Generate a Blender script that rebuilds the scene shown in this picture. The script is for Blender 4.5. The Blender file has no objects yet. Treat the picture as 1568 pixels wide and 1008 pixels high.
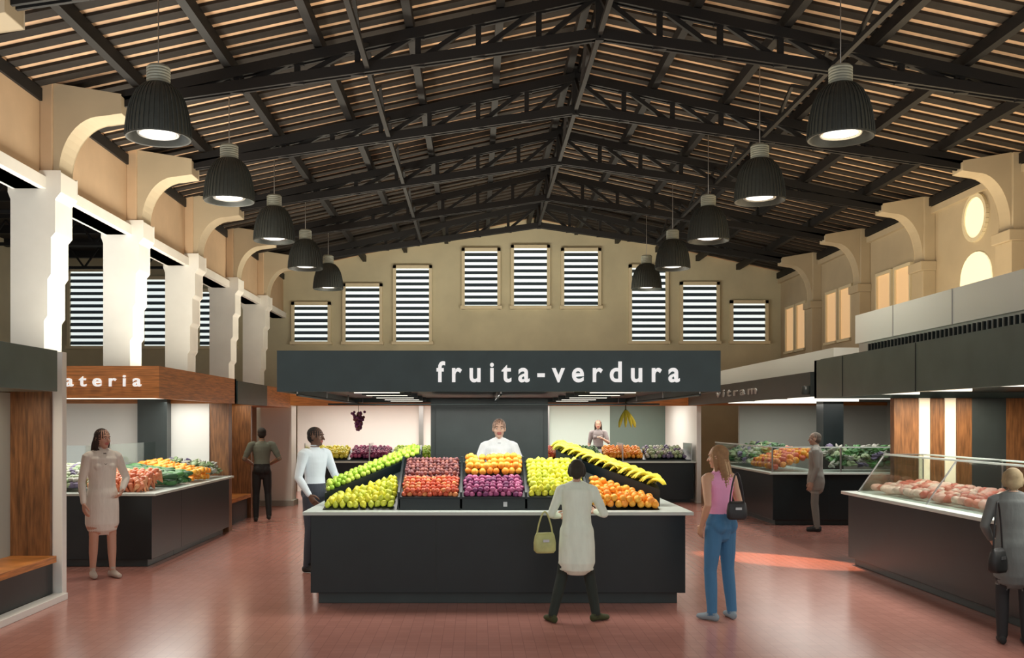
import bpy, math, random
from mathutils import Vector, Matrix
from mathutils.kdtree import KDTree
random.seed(7)
scene = bpy.context.scene
V = Vector

# ------------------------------------------------------------------ materials
_m = {}
def mat(name, col, rough=0.6, metal=0.0, var=0.0, scale=8.0, emit=None, es=0.0, bump=0.0, spec=0.5, stretch=None):
    if name in _m: return _m[name]
    m = bpy.data.materials.new(name); m.use_nodes = True
    nt = m.node_tree; b = nt.nodes['Principled BSDF']
    b.inputs['Base Color'].default_value = (*col, 1)
    b.inputs['Roughness'].default_value = rough
    b.inputs['Metallic'].default_value = metal
    b.inputs['Specular IOR Level'].default_value = spec
    if var > 0 or bump > 0:
        tc = nt.nodes.new('ShaderNodeTexCoord'); mp = nt.nodes.new('ShaderNodeMapping')
        nz = nt.nodes.new('ShaderNodeTexNoise'); nz.inputs['Scale'].default_value = scale
        nz.inputs['Detail'].default_value = 5
        if stretch: mp.inputs['Scale'].default_value = stretch
        nt.links.new(tc.outputs['Object'], mp.inputs[0]); nt.links.new(mp.outputs[0], nz.inputs['Vector'])
        if var > 0:
            cr = nt.nodes.new('ShaderNodeValToRGB')
            cr.color_ramp.elements[0].position = 0.3; cr.color_ramp.elements[1].position = 0.7
            cr.color_ramp.elements[0].color = (*[c*(1-var) for c in col], 1)
            cr.color_ramp.elements[1].color = (*[min(1, c*(1+var)) for c in col], 1)
            nt.links.new(nz.outputs['Fac'], cr.inputs[0]); nt.links.new(cr.outputs[0], b.inputs['Base Color'])
        if bump > 0:
            bp = nt.nodes.new('ShaderNodeBump'); bp.inputs['Strength'].default_value = bump
            bp.inputs['Distance'].default_value = 0.02
            nt.links.new(nz.outputs['Fac'], bp.inputs['Height']); nt.links.new(bp.outputs[0], b.inputs['Normal'])
    if emit:
        b.inputs['Emission Color'].default_value = (*emit, 1)
        b.inputs['Emission Strength'].default_value = es
    _m[name] = m
    return m

plaster = mat('plaster_cream', (.52,.44,.31), .85, var=.06, scale=1.5, bump=.1)
plaster_w = mat('plaster_white', (.86,.85,.80), .8, var=.04, scale=2, bump=.1)
plaster_k = mat('plaster_khaki', (.60,.56,.40), .9, var=.08, scale=1.2, bump=.1)
peach = mat('plaster_peach', (.58,.42,.27), .85, var=.08, scale=1.5)
iron = mat('dark_iron', (.008,.008,.009), .6, metal=.2)
timber = mat('dark_timber', (.016,.012,.009), .85, var=.3, scale=6)
tile = mat('roof_tile', (.66,.45,.29), .9, var=.22, scale=2.5)
dark = mat('black_panel', (.006,.012,.014), .35, var=.2, scale=3)
dark2 = mat('graphite_panel', (.032,.043,.043), .4, var=.15, scale=3)
canopy_m = mat('canopy_greygreen', (.034,.060,.062), .4, var=.12, scale=4)
canopy_l = mat('canopy_frosted_green', (.11,.155,.14), .3, var=.15, scale=2)
woodh = mat('wood_orange_h', (.55,.21,.055), .4, var=.35, scale=5, stretch=(.7,.7,12))
woodv = mat('wood_brown', (.20,.085,.030), .45, var=.5, scale=6, stretch=(6,6,.6))
white = mat('white_laminate', (.86,.86,.82), .4)
ledge = mat('pale_worktop', (.60,.68,.63), .3)
steel = mat('steel', (.5,.5,.5), .3, metal=.9)
lampg = mat('lamp_grey', (.030,.036,.034), .55, var=.15, scale=20)
lampn = mat('lamp_neck', (.28,.30,.26), .5)
glow = mat('lamp_lens', (.9,.9,.85), .4, emit=(1,.99,.93), es=1.4)
glow2 = mat('strip_light', (.9,.9,.85), .4, emit=(1,.95,.8), es=1.4)
daylight = mat('window_daylight', (.8,.85,.85), .5, emit=(.86,.95,.93), es=.85)
slat = mat('louvre_slat', (.04,.065,.09), .5)
warmwin = mat('window_warm', (.8,.6,.35), .5, emit=(1,.58,.28), es=.42)
creamwin = mat('window_cream', (.9,.8,.55), .5, emit=(1,.90,.60), es=.7)
frame_m = mat('window_frame', (.78,.70,.50), .7)
greywall = mat('grey_wall', (.42,.44,.40), .7)
signw = mat('sign_letter', (.85,.87,.85), .5, emit=(1,1,1), es=.5)

def glassmat():
    m = bpy.data.materials.new('display_glass'); m.use_nodes = True
    nt = m.node_tree; nt.nodes.clear()
    o = nt.nodes.new('ShaderNodeOutputMaterial'); mx = nt.nodes.new('ShaderNodeMixShader')
    t = nt.nodes.new('ShaderNodeBsdfTransparent'); g = nt.nodes.new('ShaderNodeBsdfGlossy')
    t.inputs[0].default_value = (.90,.95,.93,1); g.inputs['Roughness'].default_value = .05
    mx.inputs[0].default_value = .18
    nt.links.new(t.outputs[0], mx.inputs[1]); nt.links.new(g.outputs[0], mx.inputs[2]); nt.links.new(mx.outputs[0], o.inputs[0])
    return m
glass = glassmat()

def floormat():
    m = bpy.data.materials.new('terracotta_floor'); m.use_nodes = True
    nt = m.node_tree; b = nt.nodes['Principled BSDF']
    tc = nt.nodes.new('ShaderNodeTexCoord')
    br = nt.nodes.new('ShaderNodeTexBrick'); br.inputs['Scale'].default_value = 1
    br.offset = 0.0
    br.inputs['Brick Width'].default_value = .10; br.inputs['Row Height'].default_value = .10
    br.inputs['Mortar Size'].default_value = .003
    br.inputs['Color1'].default_value = (.50,.235,.195,1); br.inputs['Color2'].default_value = (.45,.21,.172,1)
    br.inputs['Mortar'].default_value = (.37,.175,.145,1)
    nt.links.new(tc.outputs['Object'], br.inputs['Vector'])
    nz = nt.nodes.new('ShaderNodeTexNoise'); nz.inputs['Scale'].default_value = .6; nz.inputs['Detail'].default_value = 4
    nt.links.new(tc.outputs['Object'], nz.inputs['Vector'])
    mx = nt.nodes.new('ShaderNodeMix'); mx.data_type = 'RGBA'; mx.blend_type = 'MULTIPLY'
    mx.inputs[0].default_value = .5
    cr = nt.nodes.new('ShaderNodeValToRGB'); cr.color_ramp.elements[0].color = (.7,.7,.7,1); cr.color_ramp.elements[1].color = (1.2,1.1,1.05,1)
    nt.links.new(nz.outputs['Fac'], cr.inputs[0])
    nt.links.new(br.outputs['Color'], mx.inputs[6]); nt.links.new(cr.outputs[0], mx.inputs[7])
    nt.links.new(mx.outputs[2], b.inputs['Base Color'])
    b.inputs['Roughness'].default_value = .20
    b.inputs['Specular IOR Level'].default_value = .55
    return m
floor_m = floormat()

# ------------------------------------------------------------------ mesh helpers
def tube_geo(pts, radii, n=12, up=None):
    pts = [V(p) for p in pts]
    verts, faces = [], []
    L = len(pts)
    P, R = [], []
    for i in range(L):
        r = radii[i] if isinstance(radii, (list, tuple)) and not isinstance(radii, tuple) else radii
        if not isinstance(r, tuple): r = (r, r)
        P.append(pts[i]); R.append(r)
    t0 = (P[1]-P[0]).normalized(); t1 = (P[-1]-P[-2]).normalized()
    m0 = min(R[0]); m1 = min(R[-1])
    P = [P[0]-t0*m0*.85, P[0]-t0*m0*.5] + P + [P[-1]+t1*m1*.5, P[-1]+t1*m1*.85]
    R = [(R[0][0]*.45, R[0][1]*.45), (R[0][0]*.85, R[0][1]*.85)] + R + [(R[-1][0]*.85, R[-1][1]*.85), (R[-1][0]*.45, R[-1][1]*.45)]
    prevA = None
    for i in range(len(P)):
        a = P[max(0, i-1)]; c = P[min(len(P)-1, i+1)]
        t = (c-a).normalized()
        if prevA is None:
            ref = V(up) if up is not None else (V((1,0,0)) if abs(t.x) < .9 else V((0,1,0)))
            A = (ref - t*ref.dot(t)).normalized()
        else:
            A = (prevA - t*prevA.dot(t)).normalized()
        prevA = A; B = t.cross(A)
        for k in range(n):
            an = 2*math.pi*k/n
            verts.append(P[i] + A*math.cos(an)*R[i][0] + B*math.sin(an)*R[i][1])
    for i in range(len(P)-1):
        for k in range(n):
            k2 = (k+1) % n
            faces.append((i*n+k, i*n+k2, (i+1)*n+k2, (i+1)*n+k))
    faces.append(tuple(reversed(range(n))))
    faces.append(tuple((len(P)-1)*n+k for k in range(n)))
    return verts, faces

def ell_geo(c, r, rot=None, nu=16, nv=10):
    c = V(c); verts, faces = [], []
    verts.append(V((0,0,-1)))
    for j in range(1, nv):
        ph = -math.pi/2 + math.pi*j/nv
        for i in range(nu):
            th = 2*math.pi*i/nu
            verts.append(V((math.cos(ph)*math.cos(th), math.cos(ph)*math.sin(th), math.sin(ph))))
    verts.append(V((0,0,1)))
    for i in range(nu): faces.append((0, 1+(i+1) % nu, 1+i))
    for j in range(nv-2):
        for i in range(nu):
            a = 1+j*nu+i; b = 1+j*nu+(i+1) % nu
            faces.append((a, b, b+nu, a+nu))
    top = len(verts)-1; base = 1+(nv-2)*nu
    for i in range(nu): faces.append((base+i, base+(i+1) % nu, top))
    out = []
    for v in verts:
        w = V((v.x*r[0], v.y*r[1], v.z*r[2]))
        if rot is not None: w = rot @ w
        out.append(c+w)
    return out, faces

class MB:
    def __init__(s): s.v=[]; s.f=[]; s.mi=[]; s.sm=[]; s.mats=[]
    def add(s, verts, faces, m, smooth=False):
        o = len(s.v); s.v += [tuple(v) for v in verts]
        if m not in s.mats: s.mats.append(m)
        k = s.mats.index(m)
        for f in faces: s.f.append(tuple(i+o for i in f)); s.mi.append(k); s.sm.append(smooth)
    def hexa(s, p, m):
        s.add(p, [(0,3,2,1),(4,5,6,7),(0,1,5,4),(1,2,6,5),(2,3,7,6),(3,0,4,7)], m)
    def box(s, x0,x1,y0,y1,z0,z1, m):
        s.hexa([(x0,y0,z0),(x1,y0,z0),(x1,y1,z0),(x0,y1,z0),(x0,y0,z1),(x1,y0,z1),(x1,y1,z1),(x0,y1,z1)], m)
    def beam(s, p0, p1, w, h, m):
        p0=V(p0); p1=V(p1); t=(p1-p0).normalized()
        ref = V((0,0,1)) if abs(t.z)<.95 else V((0,1,0))
        a = t.cross(ref).normalized()*w/2; b = a.cross(t).normalized()*h/2
        s.hexa([p0-a-b,p0+a-b,p0+a+b,p0-a+b,p1-a-b,p1+a-b,p1+a+b,p1-a+b], m)
    def prism(s, poly, axis, a, b, m, smooth=False):
        def mk(p, t):
            if axis == 'y': return (p[0], t, p[1])
            if axis == 'x': return (t, p[0], p[1])
            return (p[0], p[1], t)
        n=len(poly); vs=[mk(p,a) for p in poly]+[mk(p,b) for p in poly]
        fs=[tuple(range(n)), tuple(reversed(range(n,2*n)))]+[(i,(i+1)%n,(i+1)%n+n,i+n) for i in range(n)]
        s.add(vs, fs, m, smooth)
    def tube(s, pts, radii, m, n=10, up=None):
        v,f=tube_geo(pts, radii, n, up); s.add(v,f,m,True)
    def lathe(s, prof, c, m, n=24, smooth=True, mtx=None):
        vs=[];fs=[]
        for r,z in prof:
            for k in range(n):
                a=2*math.pi*k/n; p=V((r*math.cos(a), r*math.sin(a), z))
                if mtx is not None: p = mtx @ p
                vs.append(V(c)+p)
        for i in range(len(prof)-1):
            for k in range(n):
                k2=(k+1)%n; fs.append((i*n+k,i*n+k2,(i+1)*n+k2,(i+1)*n+k))
        s.add(vs,fs,m,smooth)
    def build(s, name, parent=None, bevel=0, loc=None):
        me=bpy.data.meshes.new(name); me.from_pydata(s.v,[],s.f)
        for m in s.mats: me.materials.append(m)
        me.polygons.foreach_set('material_index', s.mi); me.polygons.foreach_set('use_smooth', s.sm)
        me.update()
        ob=bpy.data.objects.new(name, me); scene.collection.objects.link(ob)
        if bevel:
            bm=ob.modifiers.new('bevel','BEVEL'); bm.width=bevel; bm.segments=2; bm.limit_method='ANGLE'
        if parent: ob.parent=parent
        return ob

def empty(name, loc=(0,0,0), yaw=0):
    e=bpy.data.objects.new(name,None); e.empty_display_size=.2
    e.location=loc; e.rotation_euler=(0,0,yaw); scene.collection.objects.link(e); return e

# ------------------------------------------------------------------ people
def remeshed(name, verts, faces, voxel, smooth_it=3):
    me=bpy.data.meshes.new(name+'_t'); me.from_pydata([tuple(v) for v in verts],[],faces); me.update()
    ob=bpy.data.objects.new(name+'_t',me); scene.collection.objects.link(ob)
    r=ob.modifiers.new('r','REMESH'); r.mode='VOXEL'; r.voxel_size=voxel
    s=ob.modifiers.new('s','SMOOTH'); s.factor=.5; s.iterations=smooth_it
    dg=bpy.context.evaluated_depsgraph_get()
    out=bpy.data.meshes.new_from_object(ob.evaluated_get(dg))
    bpy.data.objects.remove(ob); bpy.data.meshes.remove(me)
    out.name=name
    return out

class Body:
    def __init__(s): s.v=[]; s.f=[]; s.lab=[]
    def add(s, v, f, lab):
        o=len(s.v); s.v+=v; s.f+=[tuple(i+o for i in q) for q in f]
        s.lab += (lab if isinstance(lab,list) else [lab]*len(v))
    def limb(s, pts, radii, lab, n=16, sub=4, up=None):
        P=[];R=[]
        pts=[V(p) for p in pts]
        for i in range(len(pts)-1):
            for k in range(sub):
                t=k/sub; P.append(pts[i].lerp(pts[i+1],t))
                a,b=radii[i],radii[i+1]
                if not isinstance(a,tuple): a=(a,a)
                if not isinstance(b,tuple): b=(b,b)
                t2=t*t*(3-2*t)
                R.append((a[0]+(b[0]-a[0])*t2, a[1]+(b[1]-a[1])*t2))
        P.append(pts[-1]); r=radii[-1]; R.append(r if isinstance(r,tuple) else (r,r))
        v,f=tube_geo(P,R,n,up); s.add(v,f,lab)
    def ell(s,c,r,lab,rot=None,nu=20,nv=14):
        v,f=ell_geo(c,r,rot,nu,nv); s.add(v,f,lab)

def make_hand(name, parent, wrist, d, thumb_hint, palm_hint, curl, skin, sc=1.0):
    b=Body(); d=V(d).normalized(); t=V(thumb_hint); s=(t-d*t.dot(d)).normalized()
    n=s.cross(d); 
    if n.dot(V(palm_hint))<0: n=-n
    w=V(wrist)
    b.limb([w-d*.03*sc, w+d*.01*sc, w+d*.05*sc, w+d*.085*sc],[(.024*sc,.02*sc),(.027*sc,.018*sc),(.040*sc,.016*sc),(.038*sc,.013*sc)],'skin',n=14,up=s)
    offs=[.030,.0105,-.009,-.028]; lens=[.070,.078,.072,.056]
    for o,l in zip(offs,lens):
        p=w+d*.075*sc+s*o*sc; pts=[p]; ang=curl*.4
        dirn=d+s*(o*1.6)
        for q,fr in enumerate([.5,.3,.25]):
            ang+= curl*(.35 if q==0 else .55)
            step=(dirn.normalized()*math.cos(ang)+n*math.sin(ang))*l*fr*sc
            if q==0: step+=step.normalized()*.015*sc
            pts.append(pts[-1]+step)
        b.limb(pts,[.0088*sc,.0085*sc,.008*sc,.0068*sc],'skin',n=10,sub=2)
    p=w+d*.02*sc+s*.022*sc
    b.limb([p, p+(s*.75+d*.6+n*.2).normalized()*.035*sc, p+(s*.55+d*.9+n*.4).normalized()*.068*sc, p+(s*.35+d+n*.5).normalized()*.09*sc],[.014*sc,.012*sc,.0105*sc,.008*sc],'skin',n=10,sub=2)
    me=remeshed(name,b.v,b.f,.0038*sc,2)
    me.materials.clear(); me.materials.append(skin)
    for p in me.polygons: p.use_smooth=True; p.material_index=0
    ob=bpy.data.objects.new(name,me); scene.collection.objects.link(ob); ob.parent=parent
    return ob

def human(name, loc, yaw, H=1.7, male=False, J=None, lean=(0,0), hyaw=0, hpitch=0, colors=None, sleeve='long',
          legs='trousers', coat=None, hair='short', curl=.5, feet_yaw=(0,0), hands=(1,1), hand_dirs=None):
    k=H/1.7; J=J or {}
    c=dict(skin=(.60,.36,.25), top=(.5,.5,.5), bottom=(.03,.03,.035), shoe=(.02,.02,.02), hair=(.05,.03,.02), lip=(.45,.14,.12), coat=(.6,.6,.55), streak=(.3,.2,.1))
    c.update(colors or {})
    e=empty(name, loc, yaw)
    M={l:mat(f'{name}_{l}', c[l], .8 if l!='skin' else .5, var=(.06 if l in('top','bottom','coat') else .15 if l=='hair' else .0), scale=(5 if l!='hair' else 30), bump=(.5 if l in('top','bottom','coat') else 0), stretch=((3,3,.8) if l in('coat','bottom') else None)) for l in c}
    order=list(c.keys())
    def g(key, d):
        return V(J.get(key,d))
    lx,ly=lean
    hip=g('hip',(0,0,.92)); neck=g('neck',(lx,ly,1.43))
    sw=.192 if male else .168
    BT='coat' if coat else 'bottom'; TP='coat' if coat else 'top'
    b=Body()
    rings=[(.84,.10,.09,BT),(.89,.15,.115,BT),(.95,.162 if not male else .155,.118,BT),(1.01,.146 if not male else .148,.108,BT),(1.05,.132 if not male else .14,.100,TP),
           (1.12,.122 if not male else .138,.094,TP),(1.21,.132 if not male else .152,.102,TP),(1.29,.146 if not male else .168,.112,TP),(1.36,.155 if not male else .180,.104,TP),
           (1.405,.145 if not male else .168,.085,TP),(1.435,.10,.066,TP),(1.46,.060,.055,'skin' if sleeve=='none' else TP)]
    P=[];R=[];Lb=[]
    for z,rx,ry,l in rings:
        t=(z-.92)/.51; cx=hip.x+(neck.x-hip.x)*t; cy=hip.y+(neck.y-hip.y)*t*(.6+.4*t if t>0 else 1)
        zz=hip.z+(neck.z-hip.z)*t
        P.append(V((cx,cy,zz))); R.append((rx,ry)); Lb.append(l)
    P2=[];R2=[];L2=[]
    for i in range(len(P)-1):
        for q in range(3):
            t=q/3; P2.append(P[i].lerp(P[i+1],t)); R2.append((R[i][0]*(1-t)+R[i+1][0]*t, R[i][1]*(1-t)+R[i+1][1]*t)); L2.append(Lb[i])
    P2.append(P[-1]);R2.append(R[-1]);L2.append(Lb[-1])
    n=28; v,f=tube_geo(P2,R2,n,up=(1,0,0)); L3=[L2[0]]*2+L2+[L2[-1]]*2
    b.add(v,f,[l for l in L3 for _ in range(n)])
    if not male:
        for sx in(-1,1): b.ell(P[7]+V((sx*.067,.070,-.015)),(.055,.050,.053),TP)
    for sx in(-1,1): b.ell(P[2]+V((sx*.07,-.050,-.02)),(.083,.077,.09),BT)
    hc=neck+V((J.get('hdx',0), J.get('hdy',.02), .157))
    Rm=Matrix.Rotation(hyaw,3,'Z')@Matrix.Rotation(hpitch,3,'X')
    def h(x,y,z): return hc+Rm@V((x,y,z))
    b.limb([neck+V((0,-.01,-.03)), neck+V((0,-.003,.03)), h(0,-.015,-.05)],[.058 if male else .050,.052 if male else .042,.05 if male else .042],'skin')
    b.ell(h(0,-.005,.025),(.071,.090,.086),'skin',Rm)
    b.ell(h(0,.016,-.03),(.056,.066,.074),'skin',Rm)
    b.ell(h(0,.052,-.082),(.027,.026,.022),'skin',Rm)
    b.limb([h(0,.080,.018),h(0,.094,-.008),h(0,.103,-.026)],[.007,.009,.0130],'skin',n=10)
    b.ell(h(0,.076,.030),(.045,.012,.010),'skin',Rm)
    for sx in(-1,1):
        b.ell(h(sx*.072,-.005,-.003),(.009,.017,.030),'skin',Rm)
        b.ell(h(sx*.038,.052,-.022),(.022,.022,.02),'skin',Rm)
    b.ell(h(0,.077,-.050),(.023,.010,.0055),'lip',Rm); b.ell(h(0,.076,-.059),(.019,.011,.006),'lip',Rm)
    if hair!='bald':
        b.ell(h(0,-.020,.040),(.080,.094,.081 if male else .086),'hair',Rm)
        b.ell(h(0,-.045,.0),(.076,.064,.075),'hair',Rm)
    if hair=='long':
        for i,sx in enumerate((-1.1,-.55,0,.55,1.1)):
            b.limb([h(sx*.045,-.035,.03),h(sx*.058,-.062,-.06),h(sx*.060,-.085,-.16),h(sx*.050,-.085,-.27-.02*(i%2))],[(.036,.042),(.034,.040),(.030,.034),(.014,.014)],'streak' if i%2 else 'hair',n=12)
        for sx in(-1,1):
            b.limb([h(sx*.062,.01,.06),h(sx*.076,.0,-.02),h(sx*.078,-.01,-.12)],[.020,.021,.016],'hair',n=10)
    if hair=='bob':
        for sx in(-1,1):
            b.limb([h(sx*.060,-.0,.06),h(sx*.074,-.01,-.01),h(sx*.068,-.015,-.05)],[.028,.028,.020],'hair',n=12)
        b.ell(h(0,-.055,-.02),(.074,.055,.072),'hair',Rm)
    if hair=='bun':
        b.ell(h(0,-.125,.02),(.038,.035,.036),'hair',Rm)
    hd=hand_dirs or {}
    for sx,S in((-1,'l'),(1,'r')):
        sh=neck+V((sx*sw,-.0,-.045)) if ('sh'+S) not in J else V(J['sh'+S])
        el=neck+V((sx*(sw+.055),-.02,-.33)); wr=neck+V((sx*(sw+.06),.06,-.57))
        el=g('el'+S,el); wr=g('wr'+S,wr)
        cl={'long':('top','top'),'short':('top','skin'),'none':('skin','skin')}[sleeve]
        if coat: cl=('coat','coat')
        ex=.008 if cl[0]!='skin' else 0; ex2=.007 if cl[1]!='skin' else 0
        mz=1.1 if male else 1
        ms=sh.lerp(el,.5)
        b.limb([sh+V((-sx*.05,0,.012)), sh, ms, el],[.05*mz+ex,(.051*mz+ex),(.042*mz+ex),(.035*mz+ex)],cl[0])
        if sleeve=='short': b.limb([sh,sh.lerp(el,.62)],[.06*mz,.054*mz],cl[0])
        if sleeve=='none': b.limb([sh+V((-sx*.075,0,.03)),sh+V((-sx*.085,0,-.06))],[.035,.045],'top')
        b.limb([el, el.lerp(wr,.3), wr.lerp(el,.06) if ex2 else wr],[(.035*mz+ex2),(.036*mz+ex2),(.025*mz+ex2)],cl[1])
        if (hands[0] if sx<0 else hands[1]):
            dd=V(hd.get(S, (wr-el)))
            make_hand('hand_'+S, e, wr*k, dd, (0,1,.25), (-sx,0,-.3), curl, M['skin'], k*(1.06 if male else .98))
    for sx,S in((-1,'l'),(1,'r')):
        hp=hip+V((sx*.085,0,-.03))
        kn=g('kn'+S,(sx*.10,.02,.49)); an=g('an'+S,(sx*.105,-.02,.085))
        fy=feet_yaw[0] if sx<0 else feet_yaw[1]
        fd=Matrix.Rotation(fy,3,'Z')@V((0,1,0))
        low='bottom' if legs=='trousers' else 'skin'
        ex=.010 if low=='bottom' else 0
        th=hp.lerp(kn,.45); cf=kn.lerp(an,.35)
        if coat:
            q=(hp.z-coat[0])/(hp.z-kn.z); q=min(.8,max(.3,q*.85)); md=hp.lerp(kn,q)
            b.limb([hp,md],[.080,.066],'coat'); b.limb([md,kn],[.066,.054+ex],low)
        else:
            b.limb([hp,th,kn],[.088,.075+ex*.5,.052+ex],'bottom')
        b.limb([kn,cf,an+V((0,0,.0))],[.052+ex,.050+ex,.033+ex*1.6],low)
        heel=an+V((0,0,0))-fd*.045; heel.z=an.z-.045; toe=an+fd*.155; toe.z=an.z-.055
        ball=an+fd*.09; ball.z=an.z-.05
        b.limb([heel,an+fd*.02+V((0,0,-.035)),ball,toe],[(.034,.040),(.036,.046),(.043,.034),(.034,.026)],'shoe',up=(1,0,0))
    if coat:
        hem,wd=coat
        Ps=[P[9].copy(),P[8],P[6],P[5],P[4],P[2]]
        Rs=[(.152,.093),(.172,.116),(.158,.116),(.148,.112),(.152,.118),(.180,.138)]
        bot=V((hip.x,hip.y,hem)); Ps+=[P[2].lerp(bot,.5),bot]; Rs+=[((.180+wd)/2+.004,.148),(wd,wd*.80)]
        b.limb(Ps,Rs,'coat',n=32,sub=4,up=(1,0,0))
        for sx in(-1,1):
            b.limb([neck+V((sx*.055,-.03,.02)),neck+V((sx*.06,.045,-.02)),neck+V((sx*.03,.105,-.14))],[.016,.018,.014],'coat',n=8)
        b.limb([neck+V((0,.055,-.02)),neck+V((0,.098,-.13))],[.024,.010],'top',n=8)
    vs=[x*k for x in b.v]
    me=remeshed('body',vs,b.f,.0070,3)
    me.materials.clear()
    for l in order: me.materials.append(M[l])
    kd=KDTree(len(vs))
    for i,x in enumerate(vs): kd.insert(x,i)
    kd.balance()
    idx={l:i for i,l in enumerate(order)}
    for p in me.polygons:
        p.use_smooth=True
        _,i,_=kd.find(p.center); p.material_index=idx[b.lab[i]]
    ob=bpy.data.objects.new('body',me); scene.collection.objects.link(ob); ob.parent=e
    ew=mat('eye_white',(.75,.72,.68),.3); ei=mat('eye_iris',(.03,.02,.012),.2); br=M['hair']
    mb=MB()
    for sx in(-1,1):
        v,f=ell_geo(h(sx*.029,.0725,.006)*k,(.0115*k,.009*k,.0065*k),Rm,12,8); mb.add(v,f,ew,True)
        v,f=ell_geo(h(sx*.029,.0795,.006)*k,(.0055*k,.0035*k,.0055*k),Rm,10,6); mb.add(v,f,ei,True)
        mb.tube([h(sx*.014,.086,.026)*k,h(sx*.030,.086,.031)*k,h(sx*.046,.074,.026)*k],[.0028*k,.0035*k,.002*k],br,6)
    mb.build('eyes',e)
    return e

human('woman_in_jeans',(2.33,9.36,0),math.radians(30),1.66,
      J=dict(ell=(-.25,-.09,1.14),wrl=(-.20,.05,.92),elr=(.22,-.04,1.11),wrr=(.12,.17,1.06),anl=(-.11,.0,.085),anr=(.13,-.02,.085),knl=(-.105,.03,.49),knr=(.115,.02,.49)),
      lean=(0,.02),hyaw=math.radians(25),hpitch=-.05,
      colors=dict(top=(.86,.38,.62),bottom=(.055,.18,.34),shoe=(.26,.32,.36),hair=(.30,.17,.08),streak=(.52,.35,.18),skin=(.62,.36,.23)),
      sleeve='none',hair='long',feet_yaw=(.2,-.4))
human('woman_in_jacket',(.95,9.30,0),math.radians(-6),1.53,
      J=dict(neck=(.0,.09,1.42),ell=(-.27,.02,1.12),wrl=(-.19,.27,1.08),elr=(.29,.04,1.13),wrr=(.20,.29,1.13),
             knl=(-.15,.05,.49),anl=(-.25,-.10,.085),knr=(.13,.08,.49),anr=(.20,.02,.085)),
      hpitch=-.25,colors=dict(top=(.3,.3,.3),coat=(.84,.93,.80),bottom=(.02,.028,.022),hair=(.035,.03,.02),shoe=(.05,.06,.02)),
      coat=(.62,.192),hair='bob',feet_yaw=(.5,-.9))
human('woman_in_coat',(-4.55,11.9,0),math.radians(-140),1.80,
      J=dict(ell=(-.30,-.06,1.13),wrl=(-.20,.08,1.00),anl=(-.10,.05,.085),anr=(.09,-.05,.085)),
      hyaw=math.radians(20),colors=dict(top=(.20,.17,.15),coat=(.74,.69,.62),bottom=(.3,.25,.2),shoe=(.50,.42,.36),hair=(.03,.015,.01),streak=(.04,.02,.012),skin=(.56,.32,.23)),
      legs='bare',coat=(.62,.188),hair='long',feet_yaw=(.15,-.2))
human('man_in_grey_shirt',(-4.08,18.6,0),math.radians(15),1.77,male=True,
      J=dict(ell=(-.31,-.05,1.14),wrl=(-.17,.16,1.04),elr=(.31,-.05,1.14),wrr=(.17,.16,1.04),anr=(.12,-.14,.12),knr=(.11,.0,.49)),
      colors=dict(top=(.13,.15,.12),bottom=(.010,.010,.011),hair=(.015,.012,.01),skin=(.33,.18,.11)),sleeve='short')
human('man_in_white_shirt',(-2.04,12.35,0),math.radians(-125),1.82,male=True,
      J=dict(ell=(-.30,.03,1.14),wrl=(-.20,.26,1.02),elr=(.27,.0,1.12),wrr=(.25,.16,.92)),
      hyaw=.3,colors=dict(top=(.78,.88,.94),bottom=(.05,.06,.08),hair=(.01,.008,.008),skin=(.16,.085,.055)))
human('stall_vendor',(.27,11.85,.16),math.pi,1.76,
      J=dict(ell=(-.28,.02,1.13),wrl=(-.17,.26,1.05),elr=(.28,.02,1.13),wrr=(.17,.26,1.05)),
      colors=dict(top=(.40,.42,.44),coat=(.80,.84,.86),hair=(.10,.05,.03),skin=(.66,.42,.31)),coat=(.7,.18),hair='bun')
human('stall_vendor.001',(3.05,24.6,.22),math.pi*.95,1.7,
      J=dict(ell=(-.26,.10,1.14),wrl=(-.10,.26,1.25)),
      colors=dict(top=(.25,.22,.22),hair=(.04,.02,.015),streak=(.04,.02,.015),skin=(.6,.36,.25)),sleeve='short',hair='long')
human('woman_in_cardigan',(4.58,8.35,0),math.radians(-20),1.50,
      J=dict(neck=(.0,.06,1.42),ell=(-.25,.05,1.13),wrl=(-.17,.24,.98),elr=(.23,.05,1.13),wrr=(.13,.22,1.0)),
      colors=dict(top=(.12,.13,.12),coat=(.15,.165,.16),bottom=(.02,.02,.022),hair=(.36,.28,.16)),coat=(.66,.18),hair='bob')
human('man_in_grey_jacket',(5.85,16.9,0),math.radians(70),1.70,male=True,
      colors=dict(top=(.22,.22,.20),coat=(.32,.32,.29),bottom=(.22,.22,.20),hair=(.12,.10,.08),skin=(.45,.3,.22)),coat=(.75,.17))

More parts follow.
